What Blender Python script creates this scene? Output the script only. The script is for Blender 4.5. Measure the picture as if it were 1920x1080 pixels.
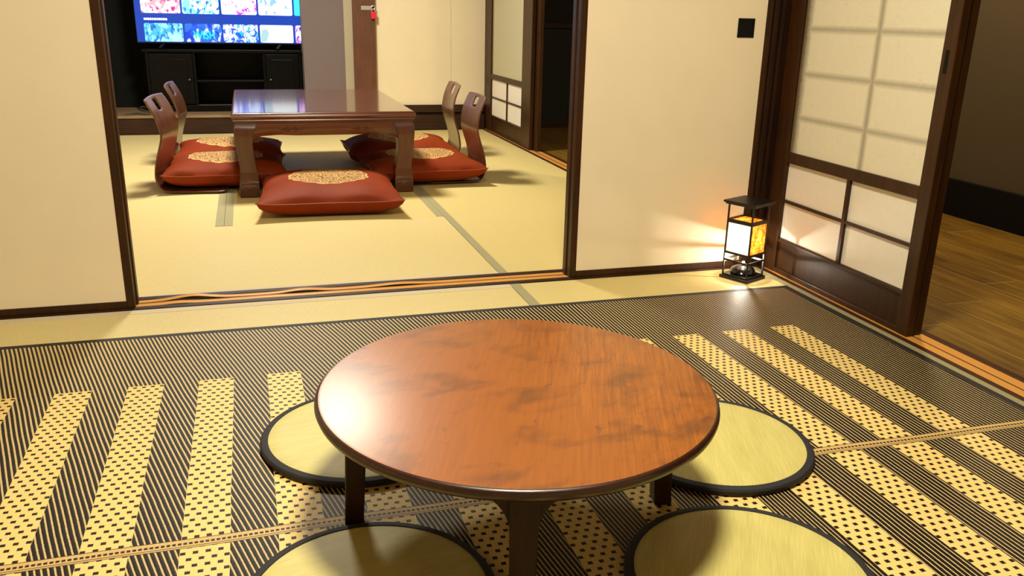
import bpy, bmesh, math, random
from mathutils import Vector, Matrix
for o in list(bpy.data.objects): bpy.data.objects.remove(o)
S = bpy.context.scene
COL = S.collection
PI = math.pi
random.seed(7)

# ------------------------------------------------------------------ camera
yaw, pitch, roll, fpx = 0.299693, 0.311553, 0.0226342, 1591.74
cy, sy, cp, sp = math.cos(yaw), math.sin(yaw), math.cos(pitch), math.sin(pitch)
fw = Vector((sy*cp, cy*cp, -sp)); rt = Vector((cy, -sy, 0)); up = rt.cross(fw)
r2 = math.cos(roll)*rt + math.sin(roll)*up; u2 = -math.sin(roll)*rt + math.cos(roll)*up
cam = bpy.data.objects.new('camera', bpy.data.cameras.new('camera')); COL.objects.link(cam)
M = Matrix.Identity(4)
for i in range(3): M[i][0] = r2[i]; M[i][1] = u2[i]; M[i][2] = -fw[i]
M[0][3], M[1][3], M[2][3] = 0, 0, 0.9
cam.matrix_world = M
cam.data.sensor_width = 36; cam.data.lens = fpx/1920*36; cam.data.clip_start = 0.05
S.camera = cam

# ------------------------------------------------------------------ world, lights, exposure
W = bpy.data.worlds.new('world'); S.world = W; W.use_nodes = True
W.node_tree.nodes['Background'].inputs[0].default_value = (0.9, 0.85, 0.75, 1)
W.node_tree.nodes['Background'].inputs[1].default_value = 0.05
S.view_settings.view_transform = 'Standard'; S.view_settings.look = 'None'
S.view_settings.exposure = 0.0; S.view_settings.gamma = 1.0
S.view_settings.use_curve_mapping = False

def area_light(name, loc, power, color, size):
    L = bpy.data.lights.new(name, 'AREA'); L.shape = 'DISK'; L.size = size
    L.energy = power; L.color = color
    o = bpy.data.objects.new(name, L); COL.objects.link(o); o.location = loc
    return o
area_light('ceiling_lamp_light', (0.42, 1.20, 2.27), 68, (1.0, 0.93, 0.70), 0.42)
area_light('ceiling_lamp_light', (0.12, 5.00, 2.27), 98, (1.0, 0.94, 0.77), 0.50)
area_light('corridor_fill_light', (2.75, 3.1, 2.27), 36, (1.0, 0.80, 0.48), 0.2)  # unseen fill light, added to brighten the corridor floor and wall

# ------------------------------------------------------------------ helpers
def lin(c):
    return c/12.92 if c <= 0.04045 else ((c+0.055)/1.055)**2.4
def C(r, g, b): return (lin(r/255), lin(g/255), lin(b/255), 1)

class E:
    """a value in a shader node tree"""
    def __init__(s, nt, k): s.nt = nt; s.k = k
    def m(s, op, *a):
        n = s.nt.nodes.new('ShaderNodeMath'); n.operation = op
        for i, v in enumerate((s,)+a):
            if isinstance(v, E): s.nt.links.new(v.k, n.inputs[i])
            else: n.inputs[i].default_value = v
        return E(s.nt, n.outputs[0])
    def __add__(s, o): return s.m('ADD', o)
    def __radd__(s, o): return s.m('ADD', o)
    def __sub__(s, o): return s.m('SUBTRACT', o)
    def __mul__(s, o): return s.m('MULTIPLY', o)
    def __rmul__(s, o): return s.m('MULTIPLY', o)
    def __truediv__(s, o): return s.m('DIVIDE', o)
    def lt(s, o): return s.m('LESS_THAN', o)
    def gt(s, o): return s.m('GREATER_THAN', o)
    def fr(s): return s.m('FRACT')
    def fl(s): return s.m('FLOOR')
    def ab(s): return s.m('ABSOLUTE')
    def sin(s): return s.m('SINE')
    def clamp(s):
        r = s.m('ADD', 0.0); r.k.node.use_clamp = True; return r

class Mat:
    def __init__(s, name):
        s.mat = bpy.data.materials.new(name); s.mat.use_nodes = True
        s.nt = s.mat.node_tree; s.b = s.nt.nodes['Principled BSDF']
        s.out = s.nt.nodes['Material Output']
        s.co = s.nt.nodes.new('ShaderNodeTexCoord').outputs['Object']
        sx = s.nt.nodes.new('ShaderNodeSeparateXYZ'); s.nt.links.new(s.co, sx.inputs[0])
        s.x, s.y, s.z = [E(s.nt, sx.outputs[i]) for i in range(3)]
    def vec(s, x, y, z):
        n = s.nt.nodes.new('ShaderNodeCombineXYZ')
        for i, v in enumerate((x, y, z)):
            if isinstance(v, E): s.nt.links.new(v.k, n.inputs[i])
            else: n.inputs[i].default_value = v
        return n.outputs[0]
    def noise(s, scale=(1, 1, 1), detail=3, rough=0.5, dist=0.0):
        n = s.nt.nodes.new('ShaderNodeTexNoise'); n.inputs['Scale'].default_value = 1
        n.inputs['Detail'].default_value = detail; n.inputs['Roughness'].default_value = rough
        n.inputs['Distortion'].default_value = dist
        s.nt.links.new(s.vec(s.x*scale[0], s.y*scale[1], s.z*scale[2]), n.inputs['Vector'])
        return E(s.nt, n.outputs['Fac'])
    def voro(s, scale, feat='F1'):
        n = s.nt.nodes.new('ShaderNodeTexVoronoi'); n.feature = feat
        n.inputs['Scale'].default_value = scale
        s.nt.links.new(s.co, n.inputs['Vector'])
        return E(s.nt, n.outputs['Distance'])
    def ramp(s, v, lo, hi):
        n = s.nt.nodes.new('ShaderNodeMapRange'); n.clamp = True
        s.nt.links.new(v.k, n.inputs[0]); n.inputs[1].default_value = lo; n.inputs[2].default_value = hi
        return E(s.nt, n.outputs[0])
    def mix(s, f, a, b):
        n = s.nt.nodes.new('ShaderNodeMix'); n.data_type = 'RGBA'
        if isinstance(f, E): s.nt.links.new(f.k, n.inputs[0])
        else: n.inputs[0].default_value = f
        for i, v in ((6, a), (7, b)):
            if isinstance(v, tuple): n.inputs[i].default_value = v
            else: s.nt.links.new(v, n.inputs[i])
        return n.outputs[2]
    def color(s, c):
        if isinstance(c, tuple): s.b.inputs['Base Color'].default_value = c
        else: s.nt.links.new(c, s.b.inputs['Base Color'])
    def set(s, rough=0.5, metal=0, coat=0, coat_rough=0.1, spec=0.5, sheen=0):
        i = s.b.inputs
        i['Roughness'].default_value = rough; i['Metallic'].default_value = metal
        i['Coat Weight'].default_value = coat; i['Coat Roughness'].default_value = coat_rough
        i['Specular IOR Level'].default_value = spec; i['Sheen Weight'].default_value = sheen
    def bump(s, v, strength=0.2, dist=0.002):
        n = s.nt.nodes.new('ShaderNodeBump'); n.inputs['Strength'].default_value = strength
        n.inputs['Distance'].default_value = dist
        s.nt.links.new(v.k, n.inputs['Height']); s.nt.links.new(n.outputs[0], s.b.inputs['Normal'])
    def emit(s, c, strength):
        if isinstance(c, tuple): s.b.inputs['Emission Color'].default_value = c
        else: s.nt.links.new(c, s.b.inputs['Emission Color'])
        s.b.inputs['Emission Strength'].default_value = strength

def plain(name, c, rough=0.5, **k):
    m = Mat(name); nz = m.noise((9, 9, 9), 3)
    d = tuple(v*0.93 for v in c[:3])+(1,)
    m.color(m.mix(nz, d, c)); m.set(rough, **k); return m.mat
def wood(name, c1, c2, axis='z', sc=1.0, rough=0.4, **k):
    m = Mat(name); a = 4*sc; b = 60*sc
    s = {'x': (a, b, b), 'y': (b, a, b), 'z': (b, b, a)}[axis]
    g = m.noise(s, 5, 0.6, 0.4); g2 = m.noise((6*sc, 6*sc, 6*sc), 2)
    m.color(m.mix(m.ramp(g*0.75+g2*0.35, 0.35, 0.75), c1, c2)); m.set(rough, **k)
    m.bump(g, 0.08, 0.001); return m.mat

def box(bm, x0, x1, y0, y1, z0, z1):
    v = [bm.verts.new(p) for p in ((x0,y0,z0),(x1,y0,z0),(x1,y1,z0),(x0,y1,z0),(x0,y0,z1),(x1,y0,z1),(x1,y1,z1),(x0,y1,z1))]
    for f in ((3,2,1,0),(4,5,6,7),(0,1,5,4),(1,2,6,5),(2,3,7,6),(3,0,4,7)): bm.faces.new([v[i] for i in f])
    return v
def boxes(*bs):
    bm = bmesh.new()
    for b in bs: box(bm, *b)
    return bm
def bar(bm, p, q, w, h=None, upv=(0, 0, 1)):
    """square bar from p to q"""
    p, q = Vector(p), Vector(q); d = (q-p).normalized(); u = Vector(upv)
    if abs(d.dot(u)) > 0.95: u = Vector((1, 0, 0))
    s = d.cross(u).normalized(); t = s.cross(d); h = h or w
    v = []
    for e in (p, q):
        for a, b in ((-1,-1),(1,-1),(1,1),(-1,1)): v.append(bm.verts.new(e+s*a*w/2+t*b*h/2))
    for f in ((0,1,2,3),(7,6,5,4),(0,4,5,1),(1,5,6,2),(2,6,7,3),(3,7,4,0)): bm.faces.new([v[i] for i in f])
def lathe(bm, prof, n=48, c=(0, 0, 0)):
    rings = []
    for r, z in prof:
        if r < 1e-6: rings.append([bm.verts.new((c[0], c[1], c[2]+z))])
        else: rings.append([bm.verts.new((c[0]+r*math.cos(2*PI*i/n), c[1]+r*math.sin(2*PI*i/n), c[2]+z)) for i in range(n)])
    for a, b in zip(rings, rings[1:]):
        for i in range(n):
            j = (i+1) % n
            if len(a) == 1 and len(b) == 1: continue
            if len(a) == 1: bm.faces.new((a[0], b[j], b[i]))
            elif len(b) == 1: bm.faces.new((a[i], a[j], b[0]))
            else: bm.faces.new((a[i], a[j], b[j], b[i]))
def tube(bm, pts, r, n=8):
    pts = [Vector(p) for p in pts]; rings = []
    for i, p in enumerate(pts):
        d = (pts[min(i+1, len(pts)-1)]-pts[max(i-1, 0)]).normalized()
        u = Vector((0, 0, 1)) if abs(d.z) < 0.9 else Vector((1, 0, 0))
        s = d.cross(u).normalized(); t = s.cross(d)
        rings.append([bm.verts.new(p+(s*math.cos(2*PI*k/n)+t*math.sin(2*PI*k/n))*r) for k in range(n)])
    for a, b in zip(rings, rings[1:]):
        for k in range(n): bm.faces.new((a[k], a[(k+1) % n], b[(k+1) % n], b[k]))
    bm.faces.new(rings[0][::-1]); bm.faces.new(rings[-1])
def loft(bm, secs):
    """secs: list of closed loops with the same number of points"""
    rings = [[bm.verts.new(p) for p in s] for s in secs]; n = len(rings[0])
    for a, b in zip(rings, rings[1:]):
        for k in range(n): bm.faces.new((a[k], a[(k+1) % n], b[(k+1) % n], b[k]))
    bm.faces.new(rings[0][::-1]); bm.faces.new(rings[-1])

def obj(name, bm, m, parent=None, bevel=0, smooth=False, subsurf=0, solid=0, seg=2, angle=35):
    bmesh.ops.recalc_face_normals(bm, faces=bm.faces)
    me = bpy.data.meshes.new(name); bm.to_mesh(me); bm.free()
    for mm in (m if isinstance(m, (list, tuple)) else [m]): me.materials.append(mm)
    o = bpy.data.objects.new(name, me); COL.objects.link(o)
    if parent: o.parent = parent
    if smooth:
        for p in me.polygons: p.use_smooth = True
        if not subsurf and not solid: me.set_sharp_from_angle(angle=math.radians(angle))
    if solid:
        md = o.modifiers.new('solid', 'SOLIDIFY'); md.thickness = solid; md.offset = 0
    if bevel:
        md = o.modifiers.new('bevel', 'BEVEL'); md.width = bevel; md.segments = seg; md.limit_method = 'ANGLE'
        md.harden_normals = False
    if subsurf:
        md = o.modifiers.new('sub', 'SUBSURF'); md.levels = subsurf; md.render_levels = subsurf
    return o
def struct(name, bm, m, **k):
    o = obj(name, bm, m, None, **k); o['kind'] = 'structure'; return o
def thing(name, label, cat, loc=(0, 0, 0), rz=0, group=None):
    o = bpy.data.objects.new(name, None); COL.objects.link(o); o.location = loc; o.rotation_euler = (0, 0, rz)
    o.empty_display_size = 0.1
    o['label'] = label; o['category'] = cat
    if group: o['group'] = group
    return o
def tag(o, label, cat, group=None):
    o['label'] = label; o['category'] = cat
    if group: o['group'] = group
    return o
def copy_tree(o, parent=None):
    c = o.copy(); COL.objects.link(c); c.parent = parent
    for ch in list(o.children): copy_tree(ch, c)
    return c

# ------------------------------------------------------------------ materials
def tatami_mat(name, axis, base=(220, 202, 148)):
    m = Mat(name); a, b = (m.x, m.y) if axis == 'x' else (m.y, m.x)
    # rush runs across the short side: ribs repeat along the long axis
    rib = (a*(1/0.006)).fr(); rib = (rib-0.5).ab()*2
    fib = m.noise((400, 25, 1) if axis == 'x' else (25, 400, 1), 3)
    big = m.noise((1.3, 1.3, 1), 3)
    c = m.mix(fib, C(base[0]-18, base[1]-18, base[2]-22), C(base[0]+8, base[1]+8, base[2]+6))
    c = m.mix(m.ramp(big, 0.35, 0.7)*0.22, c, C(base[0]-10, base[1]-22, base[2]-45))
    m.color(m.mix(rib*0.12, c, C(120, 100, 50))); m.set(0.55, spec=0.3); m.bump(rib, 0.15, 0.001)
    return m.mat
TATX = tatami_mat('tatami_weave_long', 'x'); TATY = tatami_mat('tatami_weave_cross', 'y', (220, 202, 142))
HERI = plain('mat_edge_cloth', C(158, 150, 112), 0.75)
CREAM = plain('cream_door_paper', C(244, 228, 200), 0.55, spec=0.35)
CREAM2 = plain('cream_plaster', C(242, 226, 192), 0.7)
GREY = plain('grey_plaster', C(118, 104, 104), 0.8)
DARKWALL = plain('dark_green_grey_plaster', C(18, 20, 17), 0.8, spec=0.2)
CORR = plain('brown_plaster', C(84, 71, 52), 0.85)
BLACK = plain('black_paint', C(7, 7, 6), 0.6, spec=0.2)
CEIL = plain('ceiling_board', C(128, 98, 62), 0.7)
BROWN = wood('dark_brown_wood', C(24, 10, 3), C(52, 27, 12), 'z', 1, 0.45, spec=0.3)
BROWNY = wood('dark_brown_wood_y', C(52, 24, 8), C(78, 40, 16), 'y', 1, 0.45, spec=0.3)
BROWNX = wood('dark_brown_wood_x', C(36, 18, 9), C(60, 34, 20), 'x', 1, 0.45, spec=0.3)
POST = wood('red_brown_post', C(84, 50, 34), C(112, 70, 48), 'z', 1, 0.5)
FRAMEZ = wood('door_frame_wood', C(38, 20, 5), C(68, 38, 12), 'z', 1, 0.42, spec=0.3)
ORANGE = plain('waxed_track_tape', C(226, 160, 78), 0.35)
PALEWOOD = wood('pale_step_wood', C(120, 96, 70), C(150, 124, 92), 'x', 1, 0.5)
def paper_mat(name, c, lattice=None):
    m = Mat(name)
    n1 = m.noise((40, 40, 40), 4, 0.7); n2 = m.noise((7, 7, 7), 3)
    col = m.mix(n1, C(*[v-10 for v in c]), C(*c))
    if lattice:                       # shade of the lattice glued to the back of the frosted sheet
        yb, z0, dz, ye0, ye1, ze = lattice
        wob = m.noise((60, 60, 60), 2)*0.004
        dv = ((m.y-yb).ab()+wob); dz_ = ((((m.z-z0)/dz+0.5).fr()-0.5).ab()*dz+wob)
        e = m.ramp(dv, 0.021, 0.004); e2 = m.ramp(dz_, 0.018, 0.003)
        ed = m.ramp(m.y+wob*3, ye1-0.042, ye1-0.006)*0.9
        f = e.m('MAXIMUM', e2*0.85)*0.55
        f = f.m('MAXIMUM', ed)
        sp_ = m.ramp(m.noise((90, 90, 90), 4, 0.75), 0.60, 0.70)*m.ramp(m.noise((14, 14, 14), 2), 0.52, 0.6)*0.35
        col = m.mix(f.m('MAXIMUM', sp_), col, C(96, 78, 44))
    m.color(col); m.set(0.5, spec=0.4)
    # sheer enough to let a little light through
    tr = m.nt.nodes.new('ShaderNodeBsdfTranslucent'); m.nt.links.new(col if not isinstance(col, tuple) else None, tr.inputs[0])
    mx = m.nt.nodes.new('ShaderNodeMixShader'); mx.inputs[0].default_value = 0.12
    m.nt.links.new(m.b.outputs[0], mx.inputs[1]); m.nt.links.new(tr.outputs[0], mx.inputs[2])
    m.nt.links.new(mx.outputs[0], m.out.inputs[0])
    return m.mat
PAPER = paper_mat('shoji_paper', (252, 244, 232))
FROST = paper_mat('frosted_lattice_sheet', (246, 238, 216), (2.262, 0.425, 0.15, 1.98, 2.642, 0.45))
FROST2 = paper_mat('frosted_sheet_far', (206, 200, 168), (9.0, 9.0, 50.0, 5.8, 6.66, 0.45))
def plank_mat():
    m = Mat('corridor_planks'); pw = 0.158
    u = (m.x-2.364)/pw; idx = u.fl(); f = u.fr()
    gap = (f-0.5).ab().gt(0.488)
    yy = m.y+idx*0.37
    end = ((yy/0.9).fr()-0.5).ab().gt(0.497)
    tone = ((idx*12.9898+(yy/0.9).fl()*78.233).sin()*43758.5).fr()
    g = m.noise((45, 3.5, 45), 5, 0.62, 0.5); g2 = m.noise((5, 1.6, 1), 3)
    c = m.mix(m.ramp(g*0.7+g2*0.5, 0.4, 0.8), C(92, 62, 18), C(160, 122, 42))
    c = m.mix(tone*0.35, c, C(66, 42, 16))
    m.color(m.mix(gap.m('MAXIMUM', end)*0.7, c, C(176, 142, 78))); m.set(0.38, spec=0.5)
    return m.mat
PLANKS = plank_mat()

# ------------------------------------------------------------------ structure: shell
ZC = 2.35
struct('floor', boxes((-2.2, 1.83, -1.6, 7.5, -0.12, -0.05)), CREAM2)
struct('floor', boxes((1.93, 3.31, -1.6, 6.9, -0.10, 0.0)), PLANKS)
struct('ceiling', boxes((-2.2, 3.4, -1.6, 7.5, ZC, ZC+0.1)), CEIL)
struct('wall_left', boxes((-2.0, -1.9, -1.6, 7.5, -0.05, ZC)), CREAM2)
struct('wall_near', boxes((-2.0, 3.4, -1.7, -1.6, -0.05, ZC)), CREAM2)
struct('wall_corridor', boxes((3.31, 3.40, -1.6, 6.9, 0.0, ZC)), CORR)
struct('baseboard_corridor', boxes((3.285, 3.31, -1.6, 6.84, 0.0, 0.176)), BLACK, bevel=0.003)
struct('wall_corridor_end', boxes((1.95, 3.31, 6.84, 6.92, 0.0, ZC)), plain('dark_end_wall', C(30, 27, 16), 0.8))
struct('trim_1', boxes((1.95, 3.28, 6.815, 6.838, 0.80, 0.845)), BROWNX, bevel=0.003)
struct('baseboard_corridor_end', boxes((1.95, 3.28, 6.81, 6.838, 0.0, 0.045)), BROWNX, bevel=0.003)
struct('trim_2', boxes((1.95, 3.28, 6.825, 6.839, 0.045, 0.795)), plain('black_end_panel', C(11, 11, 10), 0.6))
# wall between the two rooms above the sliding doors
struct('wall_middle', boxes((-1.9, 1.84, 2.71, 2.83, 1.80, ZC)), CREAM2)
struct('trim_3', boxes((-1.9, 1.78, 2.70, 2.84, 1.76, 1.80)), BROWNX, bevel=0.003)
# right wall
struct('wall_right', boxes((1.84, 1.93, -1.6, 0.15, 0, ZC), (1.84, 1.93, 0.15, 7.35, 1.80, ZC), (1.84, 1.93, 2.86, 4.30, 0.0, 1.80)), CREAM2)
struct('trim_4', boxes((1.835, 1.945, 0.15, 2.70, 1.76, 1.80), (1.835, 1.945, 4.3, 6.86, 1.76, 1.80)), BROWNY)
# corner post, with its grooves
struct('trim_5', boxes((1.782, 1.800, 2.722, 2.86, 0.0, 1.76), (1.800, 1.812, 2.732, 2.86, 0.0, 1.76), (1.812, 1.828, 2.724, 2.86, 0.0, 1.76), (1.828, 1.935, 2.732, 2.86, 0.0, 1.76)), BROWN, bevel=0.002)
struct('trim_6', boxes((1.832, 1.94, 4.24, 4.30, 0.0, 1.76)), BROWN, bevel=0.002)
struct('trim_7', boxes((1.832, 1.94, 6.86, 6.95, 0.0, 1.76)), BROWN, bevel=0.002)
# far wall: alcove, grey pier, post, cream closet panels, step
struct('wall_far', boxes((-1.9, 1.93, 7.40, 7.50, -0.05, ZC)), DARKWALL)
struct('wall_alcove_side', boxes((-1.9, -1.05, 6.84, 7.40, 0.135, ZC)), DARKWALL)
struct('wall_far_pier', boxes((0.419, 0.728, 6.86, 7.40, 0.135, ZC)), GREY)
struct('trim_8', boxes((0.728, 0.793, 6.835, 7.0, 0.135, ZC)), plain('pale_grey_strip', C(176, 164, 140), 0.7), bevel=0.002)
struct('trim_9', boxes((0.793, 0.962, 6.80, 6.95, 0.135, ZC)), POST, bevel=0.003)
struct('wall_far_right', boxes((0.962, 1.558, 6.835, 6.93, 0.19, ZC), (1.558, 1.84, 6.838, 6.93, 0.19, ZC)), CREAM2)
struct('trim_10', boxes((0.962, 1.832, 6.812, 6.93, 0.137, 0.197)), BROWNX, bevel=0.003)
struct('trim_11', boxes((-1.9, 1.832, 6.80, 6.825, 0.0, 0.118), (-1.9, 1.832, 6.83, 6.93, 0.0, 0.130)), BROWNX, bevel=0.002)
struct('trim_12', boxes((-1.9, 0.793, 6.79, 7.40, 0.119, 0.137)), PALEWOOD, bevel=0.002)
# ceiling lamps (fixtures above the frame)
for lx, ly, rr in ((0.42, 1.20, 0.24), (0.12, 5.00, 0.28)):
    bm = bmesh.new(); lathe(bm, [(0, 0.0), (rr, 0.0), (rr+0.02, -0.02), (rr+0.02, -0.07), (rr, -0.075), (rr-0.005, -0.06), (0, -0.06)], 48, (lx, ly, ZC))
    struct('ceiling_lamp_housing', bm, plain('lamp_housing', C(220, 210, 190), 0.6), smooth=True)

# ------------------------------------------------------------------ tatami mats
HERI2 = plain('pale_edge_cloth', C(206, 190, 158), 0.75)
def tatami(x0, x1, y0, y1, m, label, heri=()):
    o = tag(obj('tatami_mat', boxes((x0, x1, y0, y1, -0.05, 0.0)), m, bevel=0.0015), label, 'tatami mat')
    for h in heri: obj('border_cloth', boxes(h), HERI2 if h[1]-h[0] > 1 else HERI, o, bevel=0.0008)
    return o
e = 0.0012
tatami(-1.9, 0.829, 1.75, 2.712, TATX, 'tatami strip between the striped rug and the track, left of the grey border',
       [(-1.9, 0.829, 2.676, 2.7125, -0.01, e), ])
tatami(0.830, 1.813, 0.80, 2.712, TATY, 'tatami mat beneath the black lantern in the corner by the sliding door',
       [(0.830, 0.865, 0.80, 2.7125, -0.01, e), (1.785, 1.8135, 0.80, 2.7125, -0.01, e)])
tatami(-1.9, 0.829, -1.6, 1.749, TATX, 'tatami mat under the left part of the round table and the striped rug')
tatami(0.830, 1.813, -1.6, 0.799, TATY, 'tatami mat under the nearest right corner of the striped rug', [(1.785, 1.8135, -1.6, 0.799, -0.01, e)])
tatami(-1.16, 0.829, 2.843, 3.785, TATX, 'empty tatami mat lying crosswise just past the door track in the far room',
       [(-1.16, 0.829, 2.843, 2.866, -0.01, e)])
tatami(0.830, 1.813, 2.843, 4.80, TATY, 'long tatami mat leading to the dark side doorway, right of the red front cushion',
       [(0.830, 0.863, 2.843, 4.80, -0.01, e)])
tatami(0.830, 1.813, 4.801, 6.788, TATY, 'tatami mat under the right pair of legless chairs', [(0.830, 0.863, 4.801, 6.788, -0.01, e)])
tatami(-0.142, 0.829, 3.786, 5.82, TATY, 'tatami mat under the low carved table and the front red cushion',
       [(-0.142, -0.106, 3.786, 5.82, -0.01, e), (0.795, 0.829, 3.786, 5.82, -0.01, e)])
tatami(-1.16, -0.143, 3.786, 5.82, TATX, 'tatami mat under the left pair of legless chairs', [(-0.179, -0.143, 3.786, 5.82, -0.01, e)])
tatami(-1.16, 0.829, 5.821, 6.788, TATX, 'tatami mat against the dark step below the television', [])
# ------------------------------------------------------------------ door tracks
TR = struct('trim_13', boxes((-1.9, 1.82, 2.716, 2.841, -0.03, -0.002), (-1.9, 1.82, 2.716, 2.742, -0.01, 0.003), (-1.9, 1.82, 2.813, 2.841, -0.01, 0.003)), BROWNX, bevel=0.001)
def tape(name, x0, x1, y0, y1, waves, z=0.0005):
    bm = bmesh.new(); n = 160; prev = None
    for i in range(n+1):
        x = x0+(x1-x0)*i/n; h = 0; s = 0
        for (xc, w, a, dy) in waves:
            g = math.exp(-((x-xc)/w)**2); h += a*g; s += dy*g
        a = bm.verts.new((x, y0+s, z+h)); b = bm.verts.new((x, y1+s, z+h))
        if prev: bm.faces.new((prev[0], a, b, prev[1]))
        prev = (a, b)
    o = obj(name, bm, ORANGE, TR, solid=0.0015, smooth=True); return o
tape('track_tape', -0.45, 1.10, 2.746, 2.775, [(-0.26, 0.05, 0.002, 0.004), (0.02, 0.07, 0.002, -0.003)])
tape('track_tape', -0.45, 1.10, 2.783, 2.809, [(-0.22, 0.07, 0.010, 0.006), (0.13, 0.06, 0.006, 0.004), (0.45, 0.08, 0.004, 0.003)])
TR2 = struct('trim_14', boxes((1.815, 1.94, 0.15, 2.72, -0.03, -0.002), (1.815, 1.834, 0.15, 2.72, -0.01, 0.002), (1.914, 1.94, 0.15, 2.72, -0.01, 0.002), (1.868, 1.874, 0.15, 2.72, -0.01, 0.001)), BROWNY, bevel=0.001)
obj('track_tape', boxes((1.836, 1.868, 0.15, 2.71, -0.002, 0.0008)), ORANGE, TR2)
obj('track_tape', boxes((1.875, 1.912, 0.15, 2.71, -0.002, 0.0008)), ORANGE, TR2)
TR3 = struct('trim_15', boxes((1.815, 1.94, 4.3, 6.86, -0.03, -0.002), (1.815, 1.834, 4.3, 6.86, -0.01, 0.002), (1.914, 1.94, 4.3, 6.86, -0.01, 0.002), (1.868, 1.874, 4.3, 6.86, -0.01, 0.001)), BROWNY, bevel=0.001)
obj('track_tape', boxes((1.838, 1.866, 4.3, 6.85, -0.002, 0.0008)), ORANGE, TR3)
obj('track_tape', boxes((1.877, 1.910, 4.3, 6.85, -0.002, 0.0008)), ORANGE, TR3)

# ------------------------------------------------------------------ opaque sliding doors (fusuma)
def fusuma(n, x0, x1, y, pull=None):
    t = 0.030; w = 0.024; z0, z1 = 0.002, 1.758
    o = struct('door_%d' % n, boxes((x0+w-0.003, x1-w+0.003, y+0.003, y+t-0.003, z0+w, z1-w)), CREAM)
    f = boxes((x0, x0+w, y, y+t, z0, z1), (x1-w, x1, y, y+t, z0, z1), (x0+w, x1-w, y, y+t, z0, z0+w), (x0+w, x1-w, y, y+t, z1-w, z1))
    obj('door_frame', f, FRAMEZ, o, bevel=0.002)
    if pull:
        px, pz = pull; s = 0.032
        bm = boxes((px-s, px-s+0.007, y-0.001, y+0.006, pz-s, pz+s), (px+s-0.007, px+s, y-0.001, y+0.006, pz-s, pz+s),
                   (px-s, px+s, y-0.001, y+0.006, pz-s, pz-s+0.007), (px-s, px+s, y-0.001, y+0.006, pz+s-0.007, pz+s), (px-s, px+s, y+0.0015, y+0.006, pz-s, pz+s))
        p = obj('door_pull', bm, BLACK, o, bevel=0.0008); p['label'] = 'black square recessed pull'
fusuma(1, -1.27, -0.385, 2.732)
fusuma(2, -1.25, -0.380, 2.768)
fusuma(3, 1.060, 1.781, 2.732, (1.679, 0.873))
fusuma(4, 1.056, 1.781, 2.768)
fusuma(5, -1.9, -1.275, 2.768)

# ------------------------------------------------------------------ shoji doors
def shoji(n, y0, y1, x, sl, sr, frost, lower=True, mull=None, pull=None, lattice=(0.425, 0.15), vbar=None, zmid=(0.412, 0.451), full=False):
    """leaf in the plane X=x, thickness .028, stiles sr (near) and sl (far)"""
    t = 0.028; z1 = 1.755; a, b = y0+sr, y1-sl
    o = struct('door_%d' % n, boxes((x+0.012, x+0.020, a-0.004, b+0.004, 0.01, 0.132)), FRAMEZ)
    obj('door_frame', boxes((x, x+t, y0, a, 0.002, z1), (x, x+t, b, y1, 0.002, z1), (x+0.001, x+t, a, b, zmid[0], zmid[1]),
        (x+0.001, x+t, a, b, z1-0.045, z1), (x+0.001, x+t, a, b, 0.002, 0.020), (x+0.003, x+0.024, a, b, 0.118, 0.131)), FRAMEZ, o, bevel=0.0025)
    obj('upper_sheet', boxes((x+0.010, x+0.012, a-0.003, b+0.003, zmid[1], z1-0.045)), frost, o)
    obj('lower_paper', boxes((x+0.014, x+0.0155, a-0.003, b+0.003, 0.128, zmid[0])), PAPER, o)
    m = mull or (a+b)/2
    obj('glazing_bar', boxes((x+0.004, x+0.014, m-0.008, m+0.008, 0.131, zmid[0]), (x+0.005, x+0.014, a, b, 0.267, 0.278)), FRAMEZ, o, bevel=0.001)
    bs = []
    z = lattice[0]+lattice[1]
    while z < z1-0.1: bs.append((x+0.013, x+0.022, a, b, z-0.004, z+0.004)); z += lattice[1]
    v = vbar or (a+b)/2; bs.append((x+0.0125, x+0.0225, v-0.005, v+0.005, zmid[1], z1-0.045))
    obj('back_lattice', boxes(*bs), FRAMEZ, o)
    if pull: 
        py, pz0, pz1 = pull
        p = obj('door_pull', boxes((x-0.0012, x+0.002, py-0.006, py+0.006, pz0, pz1)), BLACK, o, bevel=0.0006); p['label'] = 'black slot pull in the stile'
    return o
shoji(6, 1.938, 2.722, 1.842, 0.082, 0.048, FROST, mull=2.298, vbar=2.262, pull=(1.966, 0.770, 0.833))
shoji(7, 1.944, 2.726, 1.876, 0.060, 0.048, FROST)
shoji(8, 5.640, 6.858, 1.842, 0.200, 0.205, FROST2, mull=6.226, pull=(6.74, 0.36, 0.42))
shoji(9, 5.570, 6.850, 1.876, 0.2, 0.12, FROST2)

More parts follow.
